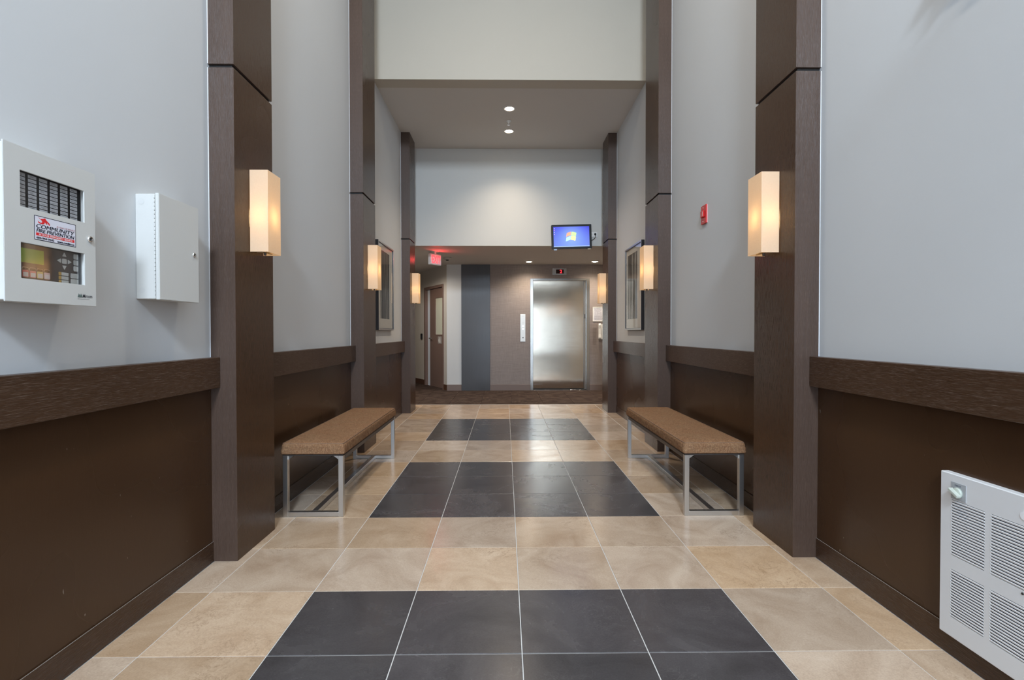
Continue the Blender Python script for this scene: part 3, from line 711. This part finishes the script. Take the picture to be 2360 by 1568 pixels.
obj('lower_window', FP(0, .214, 1.2885, 1.389, -.001, 0, Mf @ Matrix.Translation((-.356, 0, -.003)) @ Matrix.Rotation(R(2.2), 4, 'Y')), glass_mat('smoked_glazing', .14, .05), fa)
st = obj('sticker', FP(-.3155, -.174, 1.4035, 1.4735, 0, .0003), M_navy, fa)
obj('sticker_field', FP(-.3135, -.176, 1.4055, 1.4715, .0003, .0005), plain('sticker_white', (.72, .72, .80), .5), st)
def T(s, u0, u1, v0, v1, mat, name='lettering', **k): return obj(name, text(s, u0, u1, v0, v1, Mf, .0008, **k), mat, st)
T('COMMUNITY', -.3095, -.180, 1.4385, 1.4495, M_navy, shear=.25, dup=4)
T('FIRE PREVENTION', -.3095, -.181, 1.4265, 1.4365, M_navy, shear=.2, dup=2)
obj('red_band', FP(-.3105, -.180, 1.4165, 1.4245, .0005, .0007), M_redprint, st)
T('24 HOUR EMERGENCY SERVICE', -.302, -.187, 1.4182, 1.4228, plain('white_print', (.85, .8, .8), .5), dup=1)
T('604-944-9242', -.3095, -.252, 1.4075, 1.4135, M_navy, dup=2)
T('www.comfire.ca', -.241, -.181, 1.4070, 1.4135, M_navy, dup=2)
T('25 YEARS OF SERVICE', -.243, -.179, 1.4512, 1.4558, plain('dark_red_print', (.35, .03, .03), .5))
fl = [(-.3035, 1.4700), (-.2965, 1.4655), (-.2885, 1.4675), (-.2810, 1.4705), (-.2775, 1.4655), (-.2730, 1.4618), (-.2668, 1.4575), (-.2655, 1.4518), (-.2695, 1.4530), (-.2720, 1.4568), (-.2755, 1.4580), (-.2745, 1.4520), (-.2785, 1.4545),
      (-.2820, 1.4592), (-.2835, 1.4545), (-.2885, 1.4512), (-.2960, 1.4518), (-.3025, 1.4530), (-.3045, 1.4590), (-.3005, 1.4560), (-.2945, 1.4545), (-.2905, 1.4568), (-.2915, 1.4602), (-.2945, 1.4632), (-.2990, 1.4655)]
bm = BM(); poly(bm, fl, .0005, .0008, Mf); obj('flame_emblem', bm, M_redprint, st)
bm = BM()
for a in (-.1705, -.1625): poly(bm, [(a, 1.249), (a+.005, 1.261), (a+.0075, 1.2555), (a+.0095, 1.249)], 0, .0006, Mf)
for a in (-.1665, -.1585): poly(bm, [(a, 1.249), (a+.004, 1.258), (a+.0085, 1.249)], 0, .0005, Mf)
obj('maker_emblem', bm, plain('grey_green_print', (.12, .16, .15), .5), fa)
obj('maker_lettering', text('Mircom', -.150, -.1135, 1.2485, 1.2595, Mf, .0005, bold=.01), M_navy, fa)
obj('maker_small_lettering', FP(-.1705, -.124, 1.2435, 1.2445, 0, .0004), plain('grey_small_print', (.3, .3, .3), .5), fa)
def lock(root, y, z, x):
    m_ = frame_M((x, y, z), (0, 1, 0), (0, 0, 1)); bm = BM(); lathe(bm, [(.0105, -.001), (.0105, .002), (.009, .0045), (.007, .006), (.0055, .0045)], m_, 24)
    k = obj('lock', bm, M_chrome, root, smooth=True); obj('key_slot', box(BM(), -.0008, .0008, -.004, .004, .0045, .0056, m_), M_black, k)
lock(fa, -.120, 1.439, XF)

# key cabinet
kc = empty('key_cabinet', (-XW, .375, 1.268), 'plain white metal wall cabinet with a lock, left of the front left pilaster', 'cabinet')
ya, yb, za, zb, xf = .249, .507, 1.268, 1.688, -1.422
obj('body', B(-XW, -1.439, ya, yb, za+.003, zb-.003), M_cabinet, kc, .0015)
obj('door', B(-1.437, xf, ya-.002, yb+.002, za, zb), M_cabinet, kc, .002, 2)
bm = BM()
n = 26
for k in range(n): z = za+.004+(zb-za-.008)*k/n; cyl(bm, (-1.439, ya-.0025, z), (-1.439, ya-.0025, z+(zb-za)/n*.72), .0022, n=8)
obj('hinge', bm, M_cabinet, kc)
bm = BM()
for z in (1.655, 1.305):
    m_ = frame_M((-1.492, ya, z), (1, 0, 0), (0, 0, 1)); bmesh.ops.create_circle(bm, cap_ends=True, radius=.012, segments=24, matrix=m_ @ Matrix.Translation((0, 0, .0006)))
obj('knockout', bm, plain('cabinet_knockout', (.58, .58, .56), .5), kc)
lock(kc, .473, 1.477, xf)

# ------------------------------------------------------------------ wall heater (right wall)
ht = empty('wall_heater', (XW, -.26, .08), 'white louvred wall heater low on the front right wall', 'heater')
XHt = 1.487
Mh = frame_M((XHt, 0, 0), (0, -1, 0), (0, 0, 1))      # u = -y
cols = [(.050, .173), (.195, .318), (.340, .463)]; rows = [(.364, .557), (.148, .314)]
holes = [(a, b, c, d) for a, b in cols for c, d in rows]
obj('front_plate', plate(.006, .508, .080, .645, holes, .003, Mh), M_whitemetal, ht, .0008)
obj('surround', plate(.004, .510, .078, .647, [(.010, .504, .084, .641)], .027, Mh @ Matrix.Translation((0, 0, -.001))), M_whitemetal, ht, .002)
obj('rear_pan', box(BM(), .012, .502, .086, .639, -.026, -.02, Mh), plain('grey_pan', (.24, .27, .36), .5), ht)
sl_me = None
for a, b in cols:
    for (c, d), n in zip(rows, (20, 17)):
        st_ = (d-c)/n
        for k in range(n):
            if sl_me is None:
                m_ = Matrix.Identity(4); bm = BM()
                pr = [(-.0006, .0074), (.0010, .0066), (.0012, .0042), (-.0010, .0005), (-.009, .0000), (-.0092, .0007), (-.0022, .0022)]
                for q in (0,):
                    aa = [bm.verts.new((XHt*0 - w__, -0, h)) for w__, h in pr]; bb = [bm.verts.new((-w__, -(b-a), h)) for w__, h in pr]
                    N_ = len(pr); bm.faces.new(aa); bm.faces.new(bb[::-1])
                    for i in range(N_): bm.faces.new((aa[i], bb[i], bb[(i+1) % N_], aa[(i+1) % N_]))
                    bmesh.ops.recalc_face_normals(bm, faces=bm.faces)
                sl_me = bpy.data.meshes.new('louvre'); bm.to_mesh(sl_me); bm.free(); sl_me.materials.append(M_whitemetal)
            o = bpy.data.objects.new('louvre', sl_me); C.objects.link(o); o.parent = ht
            o.location = Vector((XHt, -a, c+k*st_+.001)) - Vector(ht.location)
tp = obj('thermostat_plate', box(BM(), .049, .106, .562, .620, 0, .0015, Mh), plain('grey_plate', (.40, .42, .44), .4), ht)
mk = Mh @ Matrix.Translation((.076, .587, .001))
bm = BM(); lathe(bm, [(.0185, 0), (.0175, .006), (.016, .008)], mk, 28); kn = obj('thermostat_knob', bm, plain('greenish_knob', (.50, .55, .48), .4), ht, smooth=True)
bm = box(BM(), -.022, .020, -.0055, .0055, .004, .020, mk @ Matrix.Rotation(R(-28), 4, 'Z')); obj('knob_grip', bm, plain('greenish_grip', (.50, .54, .48), .4), kn, .002)
bm = BM()
for u in (.064, .069, .073, .078, .083): poly(bm, [(u, .608), (u+.003, .608), (u+.003, .614), (u, .614)], .0012, .0018, Mh)
obj('plate_print', bm, plain('grey_text', (.15, .17, .2), .5), tp)
bm = BM(); lathe(bm, [(.013, 0), (.013, .0012), (.011, .0012)], Mh @ Matrix.Translation((.300, .588, 0)), 24); obj('maker_badge', bm, plain('badge_white', (.85, .86, .88), .25), ht)
for u, v in ((.2975, .354), (.475, .60)):
    bm = BM(); lathe(bm, [(.004, -.001), (.004, .0012), (.002, .002)], Mh @ Matrix.Translation((u, v, 0)), 14); obj('screw', bm, plain('dark_screw', (.1, .1, .1), .4, .8), ht)

# ------------------------------------------------------------------ benches
def make_bench():
    r = empty('bench', (0, 0, 0), 'x', 'bench', 'upholstered benches along the walls')
    LN = 1.49; t = .030; hx = .185
    def leg(x0, x1, y0, y1):
        return B(x0, x1, y0, y1, 0, .378)
    for y0 in (0, LN-t):
        for a, b in ((-hx, -hx+t), (hx-t, hx)):
            obj('leg', leg(a, b, y0, y0+t), M_benchmetal, r, .0015, shift=False)
        obj('floor_bar', B(-hx+t, hx-t, y0, y0+t, .001, t), M_benchmetal, r, .0015, shift=False)
        bm = BM(); ys = y0+t/2-.004
        for s in (-1, 1):
            x = s*(hx-t)
            poly(bm, [(x, .378), (x-s*.035, .378), (x, .352)], 0, .008, frame_M((0, ys+.008, 0), (1, 0, 0), (0, 0, 1)))
        obj('corner_gusset', bm, M_benchmetal, r, shift=False)
    obj('stretcher', B(-.018, .018, t, LN-t, .001, t), M_benchmetal, r, .0012, shift=False)
    bm = BM()
    for s in (-1, 1): box(bm, s*(hx-.002), s*(hx-t), t, LN-t, .352, .378)
    obj('seat_rail', bm, M_raildark, r, .001, shift=False)
    obj('seat_base', B(-.186, .186, .0, LN, .378, .390), plain('dark_seat_base', (.03, .022, .018), .7), r, shift=False)
    # cushion: soft box
    bm = BM(); X, Ya, Yb, za, zb = .1945, -.010, LN+.010, .388, .458
    nx, ny, nz = 8, 30, 4
    bmesh.ops.create_cube(bm, size=1)
    bmesh.ops.subdivide_edges(bm, edges=bm.edges[:], cuts=11, use_grid_fill=True)
    for v in bm.verts:
        q = v.co*2  # -1..1
        rad = .022
        def f(c, half, r_=rad):
            return c*half
        # distribute subdivisions towards the edges
        g = lambda c: math.copysign(1-(1-abs(c))**1.8, c) if abs(c) < 1 else c
        x, y, z = g(q.x)*X, (Ya+Yb)/2+g(q.y)*(Yb-Ya)/2, (za+zb)/2+q.z*(zb-za)/2
        # rounding
        hx_, hy_, hz_ = X, (Yb-Ya)/2, (zb-za)/2
        cx, cy, cz = 0, (Ya+Yb)/2, (za+zb)/2
        p = Vector((x-cx, y-cy, z-cz)); 
        rt = .020 if p.z > 0 else .006
        inner = Vector((max(-hx_+rt, min(hx_-rt, p.x)), max(-hy_+rt, min(hy_-rt, p.y)), max(-hz_+rt, min(hz_-rt, p.z))))
        dlt = p-inner
        if dlt.length > 1e-9:
            m_ = max(abs(dlt.x), abs(dlt.y), abs(dlt.z)); dlt = dlt.normalized()*m_
        p = inner+dlt
        if p.z > 0: p.z += .006*(1-(p.x/hx_)**2)*(1-abs(p.y/hy_)**6)
        taper = 1-.012*max(0, p.z/hz_)
        p.x *= taper
        v.co = Vector((cx, cy, cz))+p
    cu = obj('cushion', bm, M_tweed, r, smooth=True, shift=False)
    pts = []
    for x, y in rrect(-.1865, .1865, -.0025, LN+.0025, .016, 4): pts.append((x, y, .4535))
    pts.append(pts[0])
    obj('piping', tube(BM(), pts, .0022, 6), plain('dark_piping', (.20, .12, .075), .85), cu, smooth=True, shift=False)
    return r
b0 = make_bench(); b0.location = (-1.243, 1.365, 0); b0['label'] = 'brown tweed bench with nickel legs along the left wainscot'
b1 = copy_tree(b0); b1.location = (1.235, 1.350, 0); b1['label'] = 'brown tweed bench with nickel legs along the right wainscot'

# ------------------------------------------------------------------ tall palm beside the entrance; its leaflet tips shade the right wall
pm = empty('potted_palm', (1.05, -2.3, 0), 'tall green potted palm beside the entrance whose leaflets shade the right wall', 'plant')
bm = BM(); lathe(bm, [(.15, .0), (.19, .36), (.20, .38), (.18, .38), (.17, .33)], Matrix.Translation((1.05, -2.3, 0)), 32); obj('pot', bm, plain('dark_ceramic', (.05, .045, .04), .3), pm, smooth=True)
M_leaf = plain('palm_green', (.03, .07, .015), .5); M_stem = plain('palm_stem', (.10, .13, .04), .6)
def bez(p, t):
    a = [Vector(q) for q in p]
    while len(a) > 1: a = [a[i].lerp(a[i+1], t) for i in range(len(a)-1)]
    return a[0]
def leaflet(base, tip, wd, side):
    base, tip = Vector(base), Vector(tip); bm = BM(); d = (tip-base); sd = Vector(side).normalized(); n = d.cross(sd).normalized()
    top, bot, mid = [], [], []
    for k in range(9):
        t = k/8; wk = wd*math.sin(math.pi*min(1, .08+.92*t))**.6 if k < 8 else .0005
        c = base+d*t; top.append(bm.verts.new(c+sd*wk/2)); bot.append(bm.verts.new(c-sd*wk/2)); mid.append(bm.verts.new(c+n*wk*.12))
    for k in range(8):
        bm.faces.new((top[k], mid[k], mid[k+1], top[k+1])); bm.faces.new((mid[k], bot[k], bot[k+1], mid[k+1]))
    return bm
fr_ = [[(1.05, -2.3, .34), (1.0, -2.2, 2.2), (1.3, -1.0, 3.1), (1.42, -.38, 2.62)], [(1.05, -2.3, .34), (1.1, -2.5, 2.4), (.9, -3.2, 3.0), (.8, -3.7, 2.5)], [(1.05, -2.3, .34), (1.1, -2.3, 2.6), (1.3, -2.7, 3.2), (1.3, -3.3, 2.9)]]
for fi, cp_ in enumerate(fr_):
    st = obj('frond_stem', tube(BM(), [bez(cp_, k/20) for k in range(21)], .009, 8), M_stem, pm, smooth=True)
    for k in range(10, 20):
        c = bez(cp_, k/20); f = (bez(cp_, k/20+.04)-c).normalized()
        for sg_ in (-1, 1):
            sd = Vector((sg_*.6*f.y, -sg_*.6*f.x, 0))
            tip = c+f*.26+sd*.32+Vector((0, 0, -.10)); tip.x = min(tip.x, 1.47)
            if fi == 0 and tip.y > -.55: continue
            obj('leaflet', leaflet(c, tip, .035, (0, .3, 1)), M_leaf, st)
    if fi == 0:
        e_ = bez(cp_, 1)
        obj('leaflet', leaflet(e_, (1.478, .07, 2.375), .07, (0, .45, 1)), M_leaf, st)
        obj('leaflet', leaflet(bez(cp_, .97), (1.478, .0, 2.325), .085, (0, .45, 1)), M_leaf, st)
